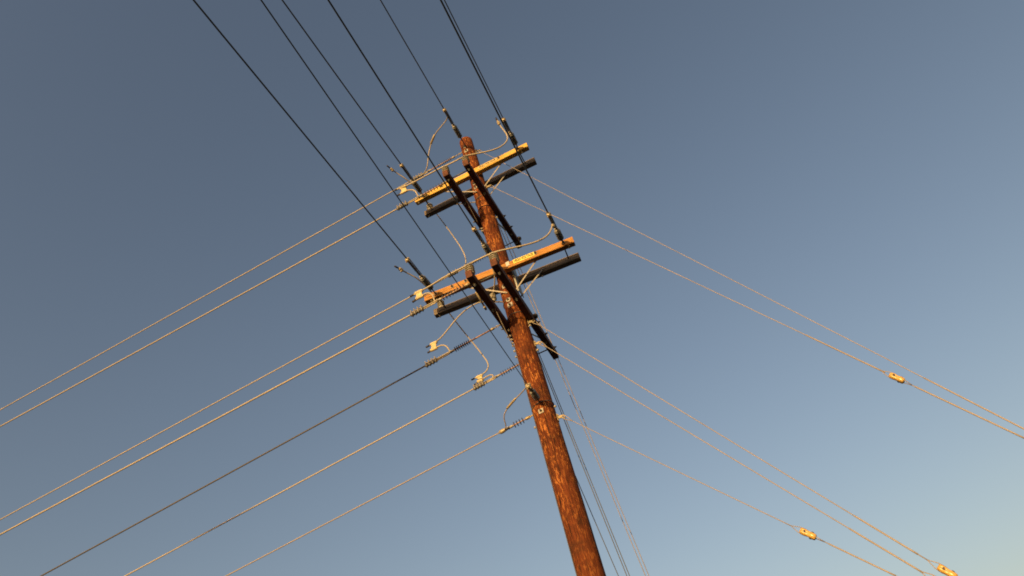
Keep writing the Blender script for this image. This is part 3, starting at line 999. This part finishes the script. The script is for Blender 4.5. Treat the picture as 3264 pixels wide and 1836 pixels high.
jumper(['left2', 'loop_far2'], 0.0112, 'cable crossing the lower arms and curling beside the bare shaft', [(0, 0), (0, 1), (1, 1)], None,
       (((-1.10, 0.930, 8.213), (-1.10, 0.930, 8.121)), 0.12), 'alu', (0, 3))
jumper(['neutral'], 0.0080, 'thin looping cable lowest on the left of the pole', (), (0, 0.35), None, 'rust_steel')

# ------------------------------------------------------------------ guy wires
def guy_hook(p, d):
    """bracket, bolt and thimble eye on the shaft"""
    p = Vector(p)
    d = Vector(d).normalized()
    c = axis(p.z)
    out = (p - Vector((c.x, c.y, p.z))).normalized()
    side = Vector((0, 0, 1)).cross(out)
    b = MB()
    base = Vector((c.x, c.y, p.z)) + out * (prad(p.z) + 0.004)
    m3 = Matrix((out, side, Vector((0, 0, 1)))).transposed()
    b.box(base, (0.010, 0.050, 0.11), m3, 0.003)
    b.box(base + out * 0.035, (0.07, 0.020, 0.045), m3, 0.006)
    b.lathe(base + out * 0.0 + Vector((0, 0, 0.04)), out, [(0, 0.014), (0.02, 0.014)], 6, False)
    eye = base + out * 0.075 - Vector((0, 0, 0.012))
    F = zframe(eye, side)
    b.tube([F @ Vector((0.021 * math.cos(a), 0.021 * math.sin(a), 0)) for a in [2 * math.pi * k / 14 for k in range(15)]], 0.009, 6, False)
    b.build('guy_hook', 'clamp', pole)
    return eye

def guy(a, g, r, label, group, grips=(), slots=(), ins_label=None, mat='rust_steel'):
    """a = eye on the pole, g = ground point; slots = distances of strain insulators along it"""
    a, g = Vector(a), Vector(g)
    d = (g - a).normalized()
    L = (g - a).length
    side = d.cross(Vector((0, 0, 1))).normalized()
    up = side.cross(d).normalized()
    b = MB()
    def at(t):
        return a + d * t - Vector((0, 0, 0.010 * 4 * (t / L) * (1 - t / L)))
    # loop round the eye and its grip
    b.tube([at(0.16), at(0.02) + up * 0.026, at(-0.020), at(0.02) - up * 0.026, at(0.16)], r, 6)
    cuts = [0.14]
    for s in slots:
        cuts += [s - 0.16, s + 0.16]
    cuts.append(L)
    for i in range(0, len(cuts), 2):
        n = 24
        b.tube([at(cuts[i] + (cuts[i + 1] - cuts[i]) * k / n) for k in range(n + 1)], r, 6)
    for s in slots:
        for sg, ax in ((-1, up), (1, side)):
            b.tube([at(s + sg * 0.17), at(s + sg * 0.085) + ax * 0.030, at(s - sg * 0.03) + ax * 0.026, at(s - sg * 0.055),
                    at(s - sg * 0.03) - ax * 0.026, at(s + sg * 0.085) - ax * 0.030, at(s + sg * 0.17)], r * 0.8, 6)
    o = b.build('guy_wire', mat, None, a)
    tag(o, label, 'guy wire', group)
    for (t0, t1) in grips:
        c = MB()
        c.tube([at(t0 + (t1 - t0) * k / 8) for k in range(9)], r * 1.55, 8)
        c.build('wire_grip', mat, o)
    for s, il in zip(slots, ins_label or []):
        guy_insulator(at(s), d, up, il)
    return o

def guy_insulator(p, d, up, label):
    """glazed strain block with two wire grooves and two crossing holes"""
    side = d.cross(up)
    b = MB()
    n, prof = 20, [(-0.078, 0.024), (-0.074, 0.031), (-0.060, 0.035), (-0.030, 0.036), (-0.012, 0.032), (0.012, 0.032), (0.030, 0.036), (0.060, 0.035), (0.074, 0.031), (0.078, 0.024)]
    vs = []
    for t, r in prof:
        for k in range(n):
            a = 2 * math.pi * k / n
            rr = r
            if t < 0:
                rr -= 0.010 * math.exp(-((math.cos(a)) / 0.28) ** 2)
            if t > 0:
                rr -= 0.010 * math.exp(-((math.sin(a)) / 0.28) ** 2)
            vs.append(p + d * t + (up * math.cos(a) + side * math.sin(a)) * rr)
    fs = []
    for i in range(len(prof) - 1):
        for k in range(n):
            k2 = (k + 1) % n
            fs.append([i * n + k, i * n + k2, (i + 1) * n + k2, (i + 1) * n + k])
    fs.append(list(range(n))[::-1])
    fs.append([(len(prof) - 1) * n + k for k in range(n)])
    b._add(vs, fs, True)
    o = bpy.data.objects.new('guy_insulator', None)
    o.empty_display_size = 0.1
    COL.objects.link(o)
    put(o, Matrix.Translation(p))
    tag(o, label, 'insulator', 'ochre strain blocks on the guy wires')
    body = b.build('block', 'porcelain', o)
    for t, ax in ((-0.034, side), (0.034, up)):
        for sg in (-1, 1):
            c = MB()
            c.lathe(p + d * t + ax * sg * 0.0335, ax * sg, [(0, 0.012), (0.004, 0.012), (0.0045, 0.008)], 12, False)
            c.build('wire_hole', 'sleeve', body)
    return o

GG = 'guy wires slanting down to the right'
e1 = guy_hook((0.19, 0.0, 12.86), (1, 0, -2))
guy(e1, (6.62, 0, 0), 0.0052, 'highest guy wire slanting right from the pole top', GG, [(8.85, 10.40)])
e2 = guy_hook((0.17, 0.0, 11.60), (1, 0, -1.7))
guy(e2, (6.80, 0, 0), 0.0056, 'second highest guy wire, starting under the yellow arm', GG, [(6.45, 7.40), (7.72, 8.75)], [7.53], ['ochre strain block on the second highest guy wire'])
e3 = guy_hook((0.17, 0.0, 8.02), (1, 0, -1.6))
guy(e3, (5.15, 0, 0), 0.0056, 'third guy wire from the top, starting below the buck arms', GG, [(4.85, 5.45)], [5.70], ['ochre strain block cut by the bottom edge, right one of two'])
e4 = guy_hook((0.16, 0.0, 7.58), (1, 0, -1.5))
guy(e4, (5.09, 0, 0), 0.0056, 'fourth guy wire from the top, just under the third', GG, [(4.50, 5.18)], [5.33], ['ochre strain block barely showing at the bottom edge'])
e5 = guy_hook((0.16, 0.0, 6.27), (1, 0, -1.14))
guy(e5, (5.60, 0, 0), 0.0050, 'lowest and thinnest guy wire slanting right', GG, [(3.35, 3.95)], [3.15], ['ochre strain block on the lowest guy wire'])

GK = 'guy wires going down behind the pole'
BACK = [((0.03, 0.150, 11.60), (0.0, 3.93, 5.35), 'third of the back guys from the shaft, left of the outer pair', 0.0068),
        ((0.02, 0.150, 12.70), (0.0, 4.31, 5.455), 'rightmost of the thin guys dropping behind the pole', 0.0068),
        ((0.03, 0.160, 8.47), (0.0, 2.229, 4.867), 'left one of the middle pair of back guys', 0.0068),
        ((0.03, 0.160, 8.77), (0.0, 2.444, 4.928), 'right one of the middle pair of back guys', 0.0068),
        ((0.03, 0.160, 6.30), (0.0, 1.606, 4.689), 'back guy closest to the lower shaft', 0.0058)]
for a, q, lab, r in BACK:
    a, q = Vector(a), Vector(q)
    e = guy_hook(a, q - a)
    d = (q - e).normalized()
    gpt = e + d * (e.z / -d.z)
    guy(e, gpt, r, lab, GK, (), (), None, 'rust_steel' if a.z > 9 else 'dark_cable')
